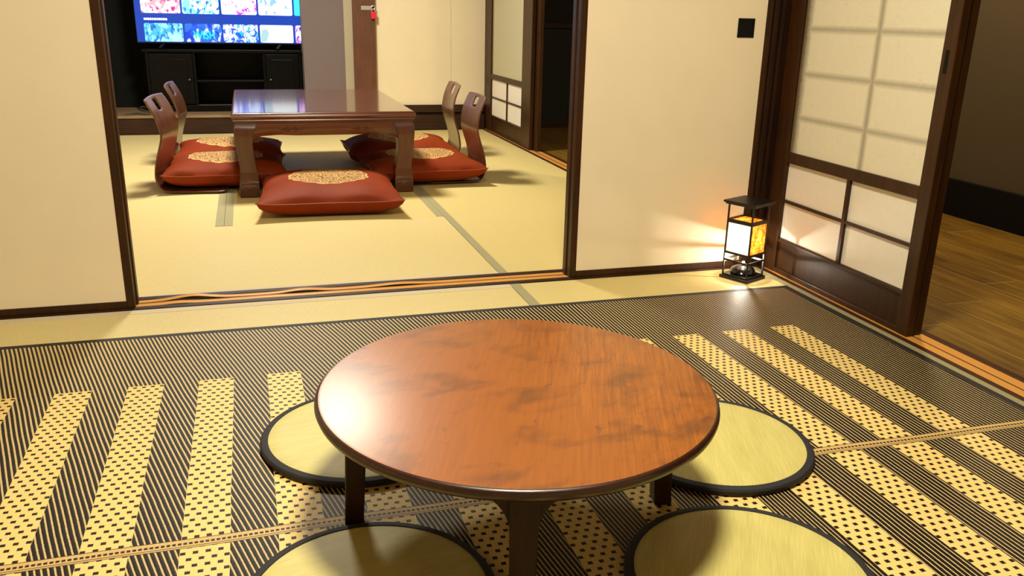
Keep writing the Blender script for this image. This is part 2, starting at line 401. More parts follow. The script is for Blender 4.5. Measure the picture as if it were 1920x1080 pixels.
# ------------------------------------------------------------------ rug
def rug_mat():
    m = Mat('woven_rug'); X, Y = m.x, m.y
    wob = (m.noise((6, 6, 1), 2)-0.5)*0.004
    Xw = X+wob
    inx = Xw.gt(-0.84)*Xw.lt(1.572); u = (Xw+0.0035)/0.1650
    seam_c = 1.386+(X*7.0).sin()*0.0018+(X*17.0).sin()*0.0012
    ds = Y-seam_c
    cu = (Xw+0.0035)/0.01031; ci = cu.fl(); cf = cu.fr()
    par = (ci*0.5).fr()
    below = ds.lt(0.0)
    ph = (Y/0.0374+par+below*0.3).fr()
    loc = (u.fr()*16).fl()                        # column 0..15, 0..7 is a stripe
    stripe = loc.lt(7.5)*inx*(Y-2.104).lt(0.0)
    dash = (ph-0.5).ab().lt(0.112)*(cf-0.5).ab().lt(0.43)
    dashc = m.mix(dash, C(232, 200, 126), C(30, 18, 9))
    # slim light strands of the dark ground; the twill drifts diagonally on the left side
    a = m.ramp(X, 0.98, 0.05)*0.28
    s = (X+a*(Y-1.95)+wob)/0.01045
    sf = (s.fr()-0.5).ab()
    wv = m.noise((500, 150, 1), 2)
    wd = m.ramp(X, 1.2, -0.4)*(m.ramp(Y, 1.5, 2.4)*0.085+0.025)
    line = m.ramp(sf+(wv-0.5)*0.14-wd, 0.095, 0.155)
    ground = m.mix(line, C(206, 180, 128), C(24, 15, 11))
    ground = m.mix(m.ramp(m.noise((300, 300, 1), 2), 0.6, 0.75)*0.25, ground, C(120, 96, 62))
    c = m.mix(stripe, ground, dashc)
    # seam braid
    sw = ds.ab().lt(0.0135)
    sd = (ds-0.0005).ab().lt(0.0032)*((X/0.0092).fr()-0.5).ab().lt(0.34)
    sl = (ds+0.0082).ab().lt(0.0010)
    sl2 = (ds.ab()-0.0135).ab().lt(0.0012)
    braid = m.mix(sd, C(206, 172, 112), C(40, 24, 14))
    braid = m.mix(sl, braid, C(84, 58, 26))
    c = m.mix(sw, c, braid); c = m.mix(sl2*0.8, c, C(50, 34, 18))
    m.color(c); m.set(0.52, spec=0.22)
    h = (sf*2)*(stripe*-1.0+1.0)*0.6+stripe*((ph-0.5).ab()*1.2)
    m.bump(h, 0.35, 0.0012)
    return m.mat
RUG = rug_mat()
RC = plain('rug_binding', C(34, 26, 24), 0.7)
rug = tag(obj('woven_rug', boxes((-1.70, 1.760, -0.9, 2.445, 0.0013, 0.0048)), RUG), 'large black and straw striped woven rug under the round table', 'rug')
obj('edge_binding', boxes((-1.70, 1.783, 2.443, 2.466, 0.0012, 0.0052), (1.760, 1.783, -0.9, 2.443, 0.0012, 0.0052)), RC, rug, bevel=0.0015)

# ------------------------------------------------------------------ round table
def table_wood():
    m = Mat('chabudai_top_wood')
    a = -0.38; xr = m.x*math.cos(a)+m.y*math.sin(a); 
    def ns(sx, sy_, d=4, r=0.55, dist=0.0):
        n = m.nt.nodes.new('ShaderNodeTexNoise'); n.inputs['Scale'].default_value = 1
        n.inputs['Detail'].default_value = d; n.inputs['Roughness'].default_value = r; n.inputs['Distortion'].default_value = dist
        m.nt.links.new(m.vec(xr*sx, m.y*sy_, 0.0), n.inputs['Vector']); return E(m.nt, n.outputs['Fac'])
    right = m.ramp(m.x, 0.0, 0.16)
    fine = ns(170, 7, 4, 0.6, 0.3); flame = ns(9, 1.6, 2, 0.5, 1.6)
    rings = ((flame*26).fr()-0.5).ab()*2
    blot = ns(7.5, 11, 4, 0.6, 0.3); blot2 = ns(26, 18, 3, 0.6)
    c = m.mix(m.ramp((fine-0.5)*(right*0.7+0.3)+0.5, 0.30, 0.72), C(124, 62, 3), C(168, 94, 10))
    c = m.mix(m.ramp(rings, 0.72, 0.98)*right*0.35, c, C(100, 44, 14))
    c = m.mix(m.ramp(blot, 0.50, 0.66)*0.60, c, C(84, 44, 12))
    c = m.mix(m.ramp(blot2, 0.64, 0.76)*0.6, c, C(52, 30, 14))
    m.color(c)
    m.set(0.50, coat=0.85, coat_rough=0.31, spec=0.25)
    m.bump(fine+blot*0.8, 0.05, 0.001)
    return m.mat
TTOP = table_wood()
TEDGE = wood('chabudai_edge_wood', C(30, 11, 4), C(58, 24, 9), 'x', 1, 0.35, coat=0.3)
TLEG = wood('chabudai_leg_wood', C(26, 10, 4), C(52, 22, 10), 'z', 1, 0.45, spec=0.3)
tb = thing('round_table', 'low round glossy brown wooden table standing on the striped rug', 'table', (0.433, 1.355, 0.0053))
bm = bmesh.new(); R = 0.363; H0 = 0.2502
lathe(bm, [(0, H0-0.001), (R-0.022, H0-0.001), (R-0.006, H0-0.0015), (R-0.001, H0-0.005), (R, H0-0.011), (R-0.002, H0-0.017), (R-0.008, H0-0.0225), (R-0.02, H0-0.024), (0, H0-0.024)], 128)
top = obj('tabletop', bm, TEDGE, tb, smooth=True, angle=60)
bm = bmesh.new(); lathe(bm, [(0, H0), (R-0.012, H0), (R-0.007, H0-0.0008), (R-0.007, H0-0.003), (0, H0-0.003)], 128)
obj('tabletop_surface', bm, TTOP, tb, smooth=True)
legs = [(0.138-0.433, 1.382-1.355), (0.708-0.433, 1.300-1.355), (0.357-0.433, 1.066-1.355), (0.478-0.433, 1.635-1.355)]
for lx, ly in legs:
    a = math.atan2(ly, lx); t = Vector((-math.sin(a), math.cos(a), 0)); rdir = Vector((math.cos(a), math.sin(a), 0))
    bm = bmesh.new(); secs = []
    for z, w, off in ((0.0, 0.040, 0.006), (0.03, 0.040, 0.004), (0.12, 0.043, 0.0), (0.18, 0.046, -0.004), (H0-0.0245, 0.050, -0.006)):
        c = Vector((lx, ly, z))+rdir*off
        secs.append([c+t*sx*w/2+rdir*sr*w*0.42 for sx, sr in ((-1, -1), (1, -1), (1, 1), (-1, 1))])
    loft(bm, secs); obj('leg', bm, TLEG, tb, bevel=0.003)
    # curved bracket beside the leg, under the top
    bm = bmesh.new()
    for sgn in (-1, 1):
        n = 10; fr, bk = [], []
        prof = [(0.018, 0.0)]+[(0.022+0.105*(1-math.cos(PI/2*i/n)), -0.085+0.085*math.sin(PI/2*i/n)) for i in range(n+1)]
        for d in (-0.009, 0.009):
            loop = [bm.verts.new(Vector((lx, ly, H0-0.0245+pz))+t*sgn*px+rdir*(d-0.006)) for px, pz in prof]
            (fr if d < 0 else bk).extend(loop)
        bm.faces.new(fr); bm.faces.new(bk[::-1])
        for i in range(len(fr)):
            j = (i+1) % len(fr); bm.faces.new((fr[i], bk[i], bk[j], fr[j]))
    obj('leg_bracket', bm, TLEG, tb)
bm = bmesh.new()
for (a, b) in ((0, 1), (2, 3)):
    p, q = Vector((*legs[a], H0-0.045)), Vector((*legs[b], H0-0.045)); d = (q-p).normalized()
    bar(bm, p+d*0.02, q-d*0.02, 0.02, 0.040)
obj('under_frame', bm, TLEG, tb, bevel=0.002)

# ------------------------------------------------------------------ round rush cushions
def rush_mat(ang):
    m = Mat('rush_cover'); ca, sa = math.cos(ang), math.sin(ang)
    u = m.x*ca+m.y*sa; v = m.y*ca-m.x*sa
    def ns(a, b, d=4):
        n = m.nt.nodes.new('ShaderNodeTexNoise'); n.inputs['Scale'].default_value = 1; n.inputs['Detail'].default_value = d
        m.nt.links.new(m.vec(u*a, v*b, 0.0), n.inputs['Vector']); return E(m.nt, n.outputs['Fac'])
    f = ns(14, 380); g = ns(4, 26, 3)
    c = m.mix(m.ramp(f*0.6+g*0.4, 0.3, 0.7), C(186, 172, 98), C(216, 202, 128))
    m.color(c); m.set(0.5, spec=0.35); m.bump(f, 0.15, 0.0008); return m.mat
RIM = plain('black_binding_cloth', C(34, 32, 36), 0.75)
def cushion(loc, ang, label, r=0.212):
    t = thing('round_floor_cushion', label, 'cushion', (*loc, 0.0048), 0, 'round rush floor cushions around the table')
    bm = bmesh.new(); lathe(bm, [(0, 0.0185), (r*0.5, 0.0183), (r*0.8, 0.0175), (r-0.018, 0.0160), (r-0.012, 0.0145), (r-0.012, 0.002), (0, 0.002)], 96)
    obj('rush_cover', bm, rush_mat(ang), t, smooth=True)
    bm = bmesh.new(); lathe(bm, [(r-0.017, 0.0158), (r-0.016, 0.0172), (r-0.010, 0.0172), (r-0.003, 0.0155), (r, 0.0115), (r, 0.006), (r-0.002, 0.002), (r-0.006, 0.0), (r-0.03, 0.0), (r-0.03, 0.002), (r-0.017, 0.003), (r-0.017, 0.0158)], 96)
    obj('cloth_rim', bm, RIM, t, smooth=True)
    return t
cushion((0.187, 1.700), 0.1, 'round rush floor cushion with black rim, partly hidden behind the left side of the table', 0.216)
cushion((0.926, 1.473), 1.2, 'round rush floor cushion with black rim, right of the table, touching the rug seam', 0.214)
cushion((0.130, 1.144), 0.2, 'round rush floor cushion nearest the viewer on the left, in front of the table leg', 0.205)
cushion((0.747, 1.030), 1.0, 'round rush floor cushion nearest the viewer on the right, below the lit table edge', 0.211)

# ------------------------------------------------------------------ lantern
LM = plain('black_lacquered_wood', C(20, 14, 12), 0.4)
def lamp_paper(name, c1, c2, pat, tl=0.6):
    m = Mat(name)
    if pat:
        v = m.noise((45, 45, 45), 4, 0.7, 1.2); v2 = m.noise((90, 90, 90), 2)
        col = m.mix(m.ramp(v, 0.42, 0.6), c1, c2); col = m.mix(m.ramp(v2, 0.62, 0.7)*0.6, col, C(120, 74, 30))
    else:
        l1 = ((m.z-0.165).ab().lt(0.0006)).m('MAXIMUM', (m.y-0.01).ab().lt(0.0005)*m.z.gt(0.15))
        col = m.mix(l1*0.35, c2, c1)
    m.color(col); m.set(0.7)
    tr = m.nt.nodes.new('ShaderNodeBsdfTranslucent'); m.nt.links.new(col, tr.inputs[0])
    mx = m.nt.nodes.new('ShaderNodeMixShader'); mx.inputs[0].default_value = tl
    m.nt.links.new(m.b.outputs[0], mx.inputs[1]); m.nt.links.new(tr.outputs[0], mx.inputs[2])
    m.nt.links.new(mx.outputs[0], m.out.inputs[0]); return m.mat
LPW = lamp_paper('white_lantern_paper', C(170, 165, 160), C(250, 248, 245), False)
LPO = lamp_paper('patterned_lantern_paper', C(236, 150, 50), C(252, 226, 150), True)
ang = math.atan2(0.048, 0.105)
ln = thing('lantern', 'small black framed floor lantern with lit paper panels in the corner', 'lantern', (1.6845, 2.600, e), ang)
s = 0.050                                                        # half width of the frame
obj('base', boxes((-0.059, 0.059, -0.059, 0.059, 0.0, 0.010), (-0.052, 0.052, -0.052, 0.052, 0.010, 0.016)), LM, ln, bevel=0.001)
bm = bmesh.new(); lathe(bm, [(0, 0.016), (0.044, 0.016), (0.047, 0.024), (0.040, 0.036), (0.024, 0.044), (0.006, 0.046), (0.005, 0.0525), (0, 0.0528)], 32)
obj('lamp_dish', bm, plain('glossy_black_dish', C(18, 18, 16), 0.15), ln, smooth=True)
for sx in (-1, 1):
    for sy_ in (-1, 1):
        bm = bmesh.new(); bar(bm, (sx*s, sy_*s, 0.012), (sx*s, sy_*s, 0.275), 0.0055); obj('post', bm, LM, ln, bevel=0.0006)
def ring(z, h, w=0.006, k=s):
    bm = bmesh.new()
    for a, b in (((-k, -k), (k, -k)), ((k, -k), (k, k)), ((k, k), (-k, k)), ((-k, k), (-k, -k))):
        bar(bm, (*a, z), (*b, z), w, h)
    return bm
obj('rail', ring(0.2135, 0.013, 0.007), LM, ln)
obj('rail', ring(0.0965, 0.007, 0.006), LM, ln)
obj('rail', ring(0.068, 0.006, 0.005), LM, ln)
obj('roof', boxes((-0.060, 0.060, -0.060, 0.060, 0.273, 0.279), (-0.066, 0.066, -0.066, 0.066, 0.279, 0.287)), LM, ln, bevel=0.001)
k = s-0.002; z0, z1 = 0.098, 0.208
for nm, b, mm in (('paper_panel', (-k, -k+0.001, -k, k, z0, z1), LPW), ('paper_panel', (-k, k, -k, -k+0.001, z0, z1), LPO),
                  ('paper_panel', (k-0.001, k, -k, k, z0, z1), LPW), ('paper_panel', (-k, k, k-0.001, k, z0, z1), LPO),
                  ('paper_lid', (-k, k, -k, k, 0.2135, 0.2145), LPO)):
    obj(nm, boxes(b), mm, ln)
gm = Mat('lantern_bulb_glow'); gm.color((1, 1, 1, 1)); gm.emit((1, 0.92, 0.76, 1), 2300)
bm = bmesh.new(); lathe(bm, [(0.0045*math.sin(PI*i/8), 0.0570-0.0045*math.cos(PI*i/8)) for i in range(9)], 16)
bl = obj('bulb', bm, gm.mat, ln, smooth=True); bl['label'] = 'small glowing bulb'
def point(name, loc, en, col, r, parent):
    L = bpy.data.lights.new(name, 'POINT'); L.energy = en; L.color = col; L.shadow_soft_size = r
    o = bpy.data.objects.new(name, L); COL.objects.link(o); o.location = loc; o.parent = parent; return o
point('lantern_inner_light', (0, 0, 0.150), 0.8, (1, 0.94, 0.80), 0.02, ln)

# ------------------------------------------------------------------ low carved table (zataku)
ZL = wood('red_lacquered_wood', C(66, 26, 8), C(116, 54, 18), 'x', 0.6, 0.28, coat=0.5)
ZLZ = wood('red_lacquered_leg', C(58, 22, 8), C(98, 42, 15), 'z', 0.6, 0.28, coat=0.5)
zt = Mat('mirror_lacquer_top'); zg = zt.noise((60, 6, 1), 4)
zt.color(zt.mix(zg, C(60, 24, 12), C(92, 40, 20))); zt.set(0.3, coat=1.0, coat_rough=0.09, spec=0.6); ZT = zt.mat
X0, X1, Y0, Y1, ZH = -0.089, 0.809, 4.350, 5.675, 0.4185
cx_, cy_ = (X0+X1)/2, (Y0+Y1)/2; hx, hy = (X1-X0)/2, (Y1-Y0)/2
zk = thing('low_table', 'low rectangular red-brown lacquered table with carved legs in the far room', 'table', (cx_, cy_, e))
def rect_loft(bm, prof, hx=hx, hy=hy):
    secs = [[(-hx-o, -hy-o, z), (hx+o, -hy-o, z), (hx+o, hy+o, z), (-hx-o, hy+o, z)] for o, z in prof]
    loft(bm, secs)
bm = bmesh.new(); rect_loft(bm, [(-0.014, 0.3680), (-0.014, 0.3735), (-0.003, 0.378), (-0.006, 0.386), (0.0, 0.391), (0.003, 0.399), (0.0, 0.409), (-0.004, 0.4150), (-0.010, 0.4172)])
obj('tabletop', bm, ZL, zk, bevel=0.0012)
bm = bmesh.new(); rect_loft(bm, [(-0.012, 0.4170), (-0.012, 0.4182)])
obj('mirror_surface', bm, ZT, zk)
ai = 0.022                                                       # apron inset
def apron(bm, p, q, nrm):
    """board from p to q with ends flaring down towards the legs"""
    p, q, nrm = Vector(p), Vector(q), Vector(nrm); n = 40; L = (q-p).length
    rows = []
    for i in range(n+1):
        s_ = i/n; d = min(s_, 1-s_)*L
        dip = 0.034*max(0, 1-d/0.07)**2.2 - 0.004*math.exp(-((d-0.14)/0.05)**2)
        b = 0.304-dip; c = p.lerp(q, s_)
        rows.append([bm.verts.new(c+nrm*a+Vector((0, 0, z))) for a, z in ((0, 0.3685), (0.004, 0.350), (0.003, b+0.010), (-0.002, b), (-0.014, b), (-0.014, 0.3685))])
    for a, b in zip(rows, rows[1:]):
        for k_ in range(6): bm.faces.new((a[k_], a[(k_+1) % 6], b[(k_+1) % 6], b[k_]))
    bm.faces.new(rows[0][::-1]); bm.faces.new(rows[-1])
lw = 0.078
for p, q, nn in (((-hx+0.08, -hy+ai, 0), (hx-0.08, -hy+ai, 0), (0, -1, 0)), ((hx-0.08, hy-ai, 0), (-hx+0.08, hy-ai, 0), (0, 1, 0)),
                 ((hx-ai, -hy+0.08, 0), (hx-ai, hy-0.08, 0), (1, 0, 0)), ((-hx+ai, hy-0.08, 0), (-hx+ai, -hy+0.08, 0), (-1, 0, 0))):
    bm = bmesh.new(); apron(bm, p, q, nn); ap = obj('apron', bm, ZL, zk, smooth=True)
    p_, q_, n_ = Vector(p), Vector(q), Vector(nn); d = (q_-p_).normalized()
    for f in (0.27, 0.74):
        c = p_.lerp(q_, f)+n_*0.004+Vector((0, 0, 0.337)); bm = bmesh.new()
        pts = [c-d*0.055, c-d*0.047+Vector((0, 0, -0.006)), c-d*0.034]
        pts += [c-d*0.020+d*0.012*math.cos(t_)+Vector((0, 0, 0.010*math.sin(t_))) for t_ in [PI-i*PI/6 for i in range(13)]]
        pts += [c+d*0.020+d*0.012*math.cos(t_)+Vector((0, 0, 0.010*math.sin(t_))) for t_ in [PI+i*PI/6 for i in range(13)]]
        pts += [c+d*0.034, c+d*0.047+Vector((0, 0, -0.006)), c+d*0.055]
        tube(bm, pts, 0.0026, 6); obj('carved_scroll', bm, ZL, ap, smooth=True)
def zleg(sx, sy_):
    bm = bmesh.new(); secs = []
    #        z     outer offset   width
    for z, of, w in ((0.3685, 0.012, 0.098), (0.352, 0.004, 0.100), (0.335, -0.001, 0.096), (0.300, 0.000, 0.088), (0.262, 0.003, 0.080), (0.215, 0.009, 0.076),
                     (0.165, 0.014, 0.078), (0.128, 0.016, 0.081), (0.122, 0.016, 0.085), (0.100, 0.013, 0.089), (0.080, 0.012, 0.090), (0.078, 0.010, 0.093), (0.006, 0.009, 0.094), (0.0, 0.012, 0.088)):
        xo, yo = sx*(hx-of-0.006), sy_*(hy-of-0.006); xi, yi = xo-sx*w, yo-sy_*w
        pts = [(xo, yo, z), (xi, yo, z), (xi, yi, z), (xo, yi, z)]
        if sx*sy_ < 0: pts = pts[::-1]
        secs.append(pts)
    loft(bm, secs)
    lg = obj('leg', bm, ZLZ, zk, bevel=0.006, seg=3, smooth=True)
    bm = bmesh.new(); w = 0.094; xo = sx*(hx-0.015); yo = sy_*(hy-0.015)
    for (c, d, nn) in ((Vector((xo-sx*w/2, yo, 0.040)), Vector((1, 0, 0)), Vector((0, sy_, 0))), (Vector((xo, yo-sy_*w/2, 0.040)), Vector((0, 1, 0)), Vector((sx, 0, 0)))):
        R_ = [(-0.036, -0.028), (0.036, -0.028), (0.036, 0.028), (-0.036, 0.028), (-0.036, -0.028)]
        tube(bm, [c+d*a+Vector((0, 0, b)) for a, b in R_], 0.0022, 6)
        for sg in (-1, 1):
            sp_ = [(sg*(0.015+(0.014-0.0016*i)*math.cos(i*0.7)), (0.014-0.0016*i)*math.sin(i*0.7)*1.2) for i in range(8)]
            tube(bm, [c+d*a+Vector((0, 0, b)) for a, b in sp_], 0.0022, 6)
    obj('carved_foot', bm, ZLZ, lg, smooth=True)
for sx in (-1, 1):
    for sy_ in (-1, 1): zleg(sx, sy_)

# ------------------------------------------------------------------ legless chairs (zaisu)
def zaisu_wood():
    m = Mat('chair_lacquered_plywood'); g = m.noise((8, 70, 8), 4, 0.6, 0.4)
    m.color(m.mix(m.ramp(g, 0.3, 0.7), C(62, 28, 14), C(108, 60, 26))); m.set(0.38, coat=0.7, coat_rough=0.22, spec=0.4); return m.mat
ZW = zaisu_wood()
def catmull(P, n):
    out = []
    for i in range(len(P)-1):
        p0, p1, p2, p3 = P[max(i-1, 0)], P[i], P[i+1], P[min(i+2, len(P)-1)]
        for j in range(n):
            t = j/n
            out.append(tuple(0.5*((2*p1[k])+(-p0[k]+p2[k])*t+(2*p0[k]-5*p1[k]+4*p2[k]-p3[k])*t*t+(-p0[k]+3*p1[k]-3*p2[k]+p3[k])*t**3) for k in (0, 1)))
    out.append(P[-1]); return out
def make_chair(label, lean=0.0):
    """faces +X; origin on the floor under the rear of the seat, centred on its width"""
    t = thing('legless_chair', label, 'chair', group='legless chairs around the low table')
    prof = [(0.33, 0.009), (0.28, 0.008), (0.22, 0.008), (0.10, 0.008), (0.045, 0.010), (0.018, 0.026), (0.002, 0.062), (0.000, 0.10), (0.010, 0.16), (0.030, 0.225), (0.044, 0.28), (0.042, 0.33), (0.030, 0.385), (0.012, 0.430), (-0.004, 0.464)]
    prof = [(x-lean*max(0, z-0.29)*5, z) for x, z in prof]
    P = catmull(prof, 4); n = len(P)-1; W_ = 0.200
    cols = [-1, -0.94, -0.8, -0.6, -0.4, -0.17, 0, 0.17, 0.4, 0.6, 0.8, 0.94, 1]
    bm = bmesh.new(); grid = []
    for i, (x, z) in enumerate(P):
        f = i/n
        w = W_*(1-0.04*max(0, (f-0.45)/0.55))
        if f > 0.96: w *= 0.975 if f < 0.99 else 0.93
        if f < 0.03: w *= 0.95
        bow = 0.008 if f > 0.5 else 0.0
        row = []
        for c in cols: row.append(bm.verts.new((x-bow*(1-c*c)*min(1, (f-0.5)*4) if f > 0.5 else x, c*w, z+(0.006*(1-c*c) if i == n else 0))))
        grid.append(row)
    z_hole = (0.398, 0.446)
    for i in range(n):
        for j in range(len(cols)-1):
            zc = (P[i][1]+P[i+1][1])/2
            if i > n*0.6 and z_hole[0] < zc < z_hole[1] and abs(cols[j]+cols[j+1])/2 < 0.17: continue
            bm.faces.new((grid[i][j], grid[i][j+1], grid[i+1][j+1], grid[i+1][j]))
    sh = obj('bent_shell', bm, ZW, t, smooth=True, solid=0.010, subsurf=1)
    return t
chairs = []
ch0 = make_chair('legless bent-wood chair on the left, nearer the viewer, its back lit orange-brown', 0.02)
def place(c, x, y, rz): c.location = (x, y, e+0.002); c.rotation_euler = (0, 0, rz)
place(ch0, -0.447, 4.735, math.radians(-8))
ch1 = None
for x, y, rz, lb in ((-0.435, 5.55, math.radians(-3), 'legless bent-wood chair on the left, farther one, closest to the television step'),
                     (1.232, 4.735, math.radians(180), 'legless bent-wood chair on the right, nearer the viewer, with an oval grip hole, bluish sheen'),
                     (1.290, 5.55, math.radians(178), 'legless bent-wood chair on the right, farther one, in front of the cream wall')):
    if x < 0: c = copy_tree(ch0)
    elif ch1 is None: c = ch1 = make_chair(lb)
    else: c = copy_tree(ch1)
    place(c, x, y, rz); c['label'] = lb

# ------------------------------------------------------------------ red cushions (zabuton)
def zabuton_mat():
    m = Mat('rust_satin_with_medallion')
    r = (m.x*m.x+m.y*m.y).m('SQRT'); th = m.y.m('ARCTAN2', m.x)
    sc = ((th*8.0).sin().ab())*0.010
    med = (r-sc).lt(0.182)*m.z.gt(0.0)
    v = m.voro(75, 'DISTANCE_TO_EDGE'); v2 = m.noise((120, 120, 120), 3, 0.7)
    pet = ((th*8.0).sin()*0.5+0.5)*((r*140).sin()*0.5+0.5)
    br = m.mix(m.ramp(v+(v2-0.5)*0.18-pet*0.03, 0.02, 0.17), C(70, 38, 14), C(214, 168, 106))
    br = m.mix((r-sc).gt(0.175)*0.8, br, C(222, 178, 112))
    fab = m.mix(m.noise((5, 5, 5), 3), C(104, 30, 0), C(142, 52, 2))
    m.color(m.mix(med, fab, br)); m.set(0.68, spec=0.18)
    m.bump(m.noise((26, 26, 26), 3)+v*med*2, 0.12, 0.004); return m.mat
ZM = zabuton_mat()
ZP = plain('red_piping_highlight', C(150, 66, 48), 0.18)  # colour lightened to stand in for the bright gloss along the seam
def make_cushion(seed, hx, hy, h=0.058):
    rnd = random.Random(seed); N = 36; ph = [rnd.uniform(0, 6.28) for _ in range(8)]
    bm = bmesh.new(); layers = []; edge = {}
    def xy(u, v):
        cu = hx*u*(1-0.065*(1-v*v)); cv = hy*v*(1-0.065*(1-u*u)); return cu, cv
    def zoff(u, v):
        th = (max(0, 1-abs(u)**3.6)**0.55)*(max(0, 1-abs(v)**3.6)**0.55)
        wr = 0.004*math.sin(9*u+4*v+ph[0])*abs(u*v)+0.006*math.sin(6*v+ph[1])*abs(u)**3+0.006*math.sin(7*u+ph[2])*abs(v)**3
        return th, wr
    for side in (1, -1):
        g = []
        for i in range(N+1):
            row = []
            for j in range(N+1):
                u, v = 2*i/N-1, 2*j/N-1
                u = math.sin(u*PI/2)*0.5+u*0.5; v = math.sin(v*PI/2)*0.5+v*0.5
                onedge = i in (0, N) or j in (0, N)
                x, y = xy(u, v); th, wr = zoff(u, v)
                if onedge and side == -1: row.append(edge[(i, j)]); continue
                tip = 0.010*(abs(u*v))**6
                zz = (h*1.12*th+wr*min(1, th*4)) if side == 1 else -min(h*1.30*th**0.62, h*1.15)
                vv = bm.verts.new((x, y, zz+tip)); row.append(vv)
                if onedge: edge[(i, j)] = vv
            g.append(row)
        for i in range(N):
            for j in range(N):
                f = (g[i][j], g[i+1][j], g[i+1][j+1], g[i][j+1])
                bm.faces.new(f if side == 1 else f[::-1])
    loop = [(i, 0) for i in range(N+1)]+[(N, j) for j in range(1, N+1)]+[(i, N) for i in range(N-1, -1, -1)]+[(0, j) for j in range(N-1, 0, -1)]
    pts = [edge[q].co.copy() for q in loop]; pts.append(pts[0].copy())
    b2 = bmesh.new(); tube(b2, pts, 0.0028, 6)
    return bm, b2
def red_cushion(seed, x, y, z, rz, hx, hy, label, tilt=0, h=0.058):
    t = thing('red_floor_cushion', label, 'cushion', (x, y, z), rz, 'red cushions around the low table')
    t.rotation_euler = (0, tilt, rz)
    b1, b2 = make_cushion(seed, hx, hy, h)
    o1 = obj('cover', b1, ZM, t, smooth=True); o2 = obj('piping', b2, ZP, t, smooth=True)
    return t
def seat(h): return 1.15*h+0.020
red_cushion(1, 0.342, 4.160, 1.15*0.062+0.001, math.radians(-3), 0.330, 0.345, 'rust red cushion with gold medallion lying on the tatami before the low table', 0, 0.062)
red_cushion(2, -0.140, 4.785, seat(0.060), 0, 0.310, 0.275, 'rust red cushion with gold medallion on the nearer left legless chair', 0, 0.060)
red_cushion(3, -0.125, 5.335, seat(0.062), 0, 0.305, 0.255, 'rust red cushion with gold medallion on the farther left legless chair', 0, 0.062)
red_cushion(4, 0.900, 4.725, seat(0.060), math.radians(2), 0.315, 0.285, 'rust red cushion with gold medallion on the nearer right legless chair', 0, 0.060)
red_cushion(5, 0.875, 5.310, seat(0.066), math.radians(-1), 0.335, 0.265, 'rust red cushion with gold medallion on the farther right legless chair', 0, 0.066)

# ------------------------------------------------------------------ tv cabinet, television, cables
CB = wood('near_black_cabinet_wood', C(2, 2, 3), C(8, 8, 9), 'x', 1, 0.4, spec=0.15)
cb = thing('tv_cabinet', 'black wooden media cabinet on the step beneath the television', 'cabinet', (-0.12, 7.20, 0.1372))
bx0, bx1, by0, by1 = -0.60, 0.53, -0.16, 0.17
obj('body', boxes((bx0, bx1, by0, by1, 0.0, 0.05), (bx0, bx0+0.02, by0, by1, 0.05, 0.44), (bx1-0.02, bx1, by0, by1, 0.05, 0.44),
    (bx0, bx1, by1-0.02, by1, 0.05, 0.44), (-0.27, -0.25, by0, by1, 0.05, 0.44), (0.24, 0.26, by0, by1, 0.05, 0.44), (-0.25, 0.24, by0+0.01, by1, 0.22, 0.235)), CB, cb, bevel=0.002)
obj('top_board', boxes((bx0-0.02, bx1+0.02, by0-0.015, by1, 0.44, 0.462)), CB, cb, bevel=0.003)
gp = plain('silver_trim', C(120, 120, 124), 0.3, metal=0.8)
tr_ = obj('front_trim', boxes((-0.25, 0.24, by0-0.002, by0, 0.048, 0.053)), gp, cb); tr_['label'] = 'thin silver edge strip'
for a, b in ((bx0+0.022, -0.272), (0.262, bx1-0.022)):
    d = obj('door', boxes((a, b, by0-0.004, by0+0.012, 0.06, 0.43), (a+0.04, b-0.04, by0-0.008, by0-0.003, 0.10, 0.39)), CB, cb, bevel=0.002)
    bm = bmesh.new(); kx = b-0.03 if a < 0 else a+0.03
    bmesh.ops.create_icosphere(bm, subdivisions=2, radius=0.010, matrix=Matrix.Translation((kx, by0-0.014, 0.24)))
    obj('knob', bm, gp, d, smooth=True)
# television
YT = 7.06
tv = thing('television', 'large flat television with a lit blue menu of picture tiles', 'television', (-0.155, YT+0.02, 0.5995))
def tvx(px): return -0.760+(px-258)*(1.215/ (576-258))-(-0.155)
def tvz(py): return 0.6485+(80-py)*0.003845-0.5995
z_top = 0.6485+0.685-0.5995
obj('casing', boxes((tvx(258)-0.006, tvx(576)+0.006, -0.018, 0.02, tvz(80)-0.010, z_top+0.008)), BLACK, tv, bevel=0.003)
mats = []
def scr(name, c, st, pat=None):
    m = Mat(name); m.color((0.0, 0.0, 0.0, 1)); m.set(0.2)
    if pat:
        sc_, c2, c3 = pat
        n1 = m.noise((sc_, sc_, sc_), 3, 0.6, 0.8); n2 = m.noise((sc_*1.9+3, sc_, sc_*1.3), 2)
        col = m.mix(m.ramp(n1, 0.44, 0.56), c, c2); col = m.mix(m.ramp(n2, 0.56, 0.64), col, c3)
        m.emit(col, st)
    else: m.emit(c, st)
    mats.append(m.mat)
TS = 1.25
scr('screen_blue', C(14, 66, 176), TS)
scr('screen_text', C(240, 245, 255), 1.8)
scr('tile_pink', C(255, 236, 240), 1.9, (22, C(246, 150, 160), C(176, 40, 120)))
scr('tile_cyan', C(120, 216, 246), 1.9, (20, C(236, 250, 255), C(16, 110, 180)))
scr('tile_white_magenta', C(250, 246, 250), 1.9, (24, C(240, 226, 240), C(206, 50, 190)))
scr('tile_white', C(246, 246, 248), 1.9, (12, C(250, 250, 250), C(120, 170, 215)))
scr('tile_teal', C(60, 160, 220), 1.9, (17, C(150, 224, 244), C(20, 96, 180)))
scr('tile_blue', C(10, 60, 200), 1.5, (14, C(40, 110, 230), C(200, 225, 250)))
scr('tile_blue_white', C(16, 80, 210), 1.9, (22, C(250, 250, 252), C(30, 170, 210)))
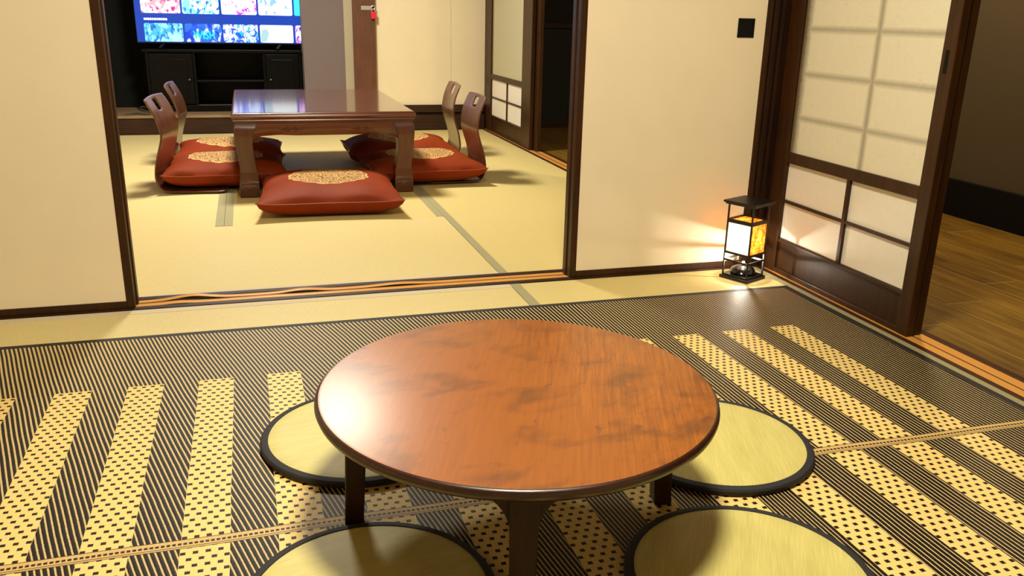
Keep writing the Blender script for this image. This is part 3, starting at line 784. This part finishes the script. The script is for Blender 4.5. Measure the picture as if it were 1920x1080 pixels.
scr('tile_cream', C(236, 244, 236), 1.3, (4, C(244, 248, 242), C(170, 210, 214)))
scr('tile_violet', C(220, 120, 230), 1.5, (25, C(250, 220, 250), C(60, 40, 160)))
scr('tile_aqua', C(60, 210, 220), 1.5)
scr('unseen_glow_tile_sky', C(30, 120, 240), 4.0, (12, C(110, 205, 255), C(10, 60, 220)))  # overbright, only for the unseen upper rows
scr('unseen_glow_tile_ice', C(130, 215, 255), 3.0)  # likewise overbright and out of view
bm = bmesh.new()
def quad(px0, px1, py0, py1, mi, y, r=3.0):
    """rounded rectangle, coordinates in screen units"""
    pts = []
    n = 4
    r = min(r, (px1-px0)/2.01, (py1-py0)/2.01)
    for cx, cyy, a0 in ((px1-r, py1-r, 0), (px0+r, py1-r, 90), (px0+r, py0+r, 180), (px1-r, py0+r, 270)):
        for i in range(n+1):
            a = math.radians(a0+90*i/n); pts.append((cx+r*math.cos(a), cyy+r*math.sin(a)))
    f = bm.faces.new([bm.verts.new((tvx(a), y, tvz(b))) for a, b in pts]); f.material_index = mi
SY = -0.0188
quad(258, 576, -98, 80, 0, SY, 0.1)
t1 = [(270.5, 341.5, 2), (345, 413, 3), (417.5, 484, 4), (487.5, 553, 5), (556.5, 575.5, 11)]
t2 = [(275, 345, 6), (349, 417, 7), (420, 486, 8), (490, 554.5, 9), (559, 575.5, 10)]
for a, b, mi in t1: quad(a-1, b-1, -14, 26.5, mi, SY-0.0008)
for a, b, mi in t2: quad(a-3, b-3, 45, 79, mi, SY-0.0008)

for (a, b, _), mi in zip(t1, (6, 3, 12, 13, 10)): quad(a-1, b-1, -66, -24, mi, SY-0.0008)  # unseen upper rows, added for their glow on the chairs and tabletop
for (a, b, _), mi in zip(t1, (6, 12, 12, 13, 10)): quad(a-1, b-1, -96, -76, mi, SY-0.0008)
x = 274
for w_ in (3, 2, 4, 3, 3, 4, 2, 4, 3, 4, 3): quad(x-1, x+w_-1, 35.4, 39.6, 1, SY-0.0009, 0.8); x += w_+0.7
sc_ = obj('screen', bm, mats, tv)
cu = bpy.data.curves.new('wish_text', 'FONT'); cu.body = 'WISH'; cu.size = 0.078; cu.align_x = 'CENTER'; cu.offset = 0.0015
to = bpy.data.objects.new('wish_text', cu); dg = bpy.context.evaluated_depsgraph_get(); COL.objects.link(to)
dg = bpy.context.evaluated_depsgraph_get(); me = bpy.data.meshes.new_from_object(to.evaluated_get(dg)); bpy.data.objects.remove(to)
me.transform(Matrix.Translation((tvx(381), SY-0.0016, tvz(73)))@Matrix.Rotation(PI/2, 4, 'X')@Matrix.Scale(0.8, 4, (1, 0, 0)))
wt = bpy.data.objects.new('screen_title', me); COL.objects.link(wt); wt.parent = sc_
tm = Mat('title_teal'); tm.color((0, 0, 0, 1)); tm.emit(C(0, 225, 200), 1.6); me.materials.clear(); me.materials.append(tm.mat)
for fx in (-0.42, 0.42):
    bm = bmesh.new(); bar(bm, (fx, 0, 0.045), (fx-0.03, -0.07, 0.009), 0.018, 0.012); bar(bm, (fx, 0, 0.045), (fx+0.03, 0.07, 0.009), 0.018, 0.012)
    obj('foot', bm, BLACK, tv)
# loose cable on the step
bm = bmesh.new()
pts = []
for i in range(60):
    a = i/59; t_ = a*2*PI*1.35
    pts.append((-0.76+0.055*math.cos(t_)+0.05*a, 6.93+0.05*math.sin(t_)+0.04*a, 0.143+0.055*max(0, math.sin(t_*0.5+0.3))*(1-a)))
pts += [(-0.72+i*0.03, 6.98+0.01*math.sin(i*1.2), 0.142) for i in range(8)]
tube(bm, pts, 0.0045, 8)
tag(obj('power_cable', bm, plain('black_rubber', C(14, 14, 14), 0.5), smooth=True), 'black cable looped loosely on the step left of the cabinet', 'cable')
bm = bmesh.new(); tube(bm, [(-0.88+i*0.025, 6.86+0.012*math.sin(i*0.8), 0.1415+0.004*abs(math.sin(i*0.5))) for i in range(12)], 0.0035, 8)
tag(obj('power_cable', bm, plain('black_rubber_b', C(14, 14, 14), 0.5), smooth=True), 'black cable end lying flat along the step edge behind the left door frame', 'cable')
# latch with red tag on the brown post
lt = thing('door_latch', 'small steel hasp screwed to the brown post of the far wall', 'latch', (0.906, 6.799, 0.923))
st = plain('worn_steel', C(200, 196, 188), 0.35, metal=0.6)
obj('plate', boxes((-0.050, 0.034, -0.004, 0.0, -0.014, 0.016), ), st, lt, bevel=0.001)
bm = bmesh.new(); tube(bm, [(0.040+0.014*math.cos(a), -0.012, 0.004+0.014*math.sin(a)) for a in [i*PI/6 for i in range(13)]], 0.004, 8)
obj('ring', bm, st, lt, smooth=True)
bm = bmesh.new(); bmesh.ops.create_icosphere(bm, subdivisions=1, radius=0.002)
bm.free()
rt_ = thing('red_padlock', 'small red padlock hanging from the steel hasp', 'padlock', (0.948, 6.784, 0.846))
obj('body', boxes((-0.020, 0.020, -0.008, 0.008, 0.0, 0.052)), plain('red_plastic', C(226, 40, 62), 0.4), rt_, bevel=0.004)
bm = bmesh.new(); tube(bm, [(-0.012, 0, 0.050), (-0.012, 0, 0.062), (-0.007, 0, 0.071), (0.002, 0, 0.073), (0.009, 0, 0.060), (0.012, 0, 0.060), (0.012, 0, 0.050)], 0.003, 8)
obj('shackle', bm, st, rt_, smooth=True)
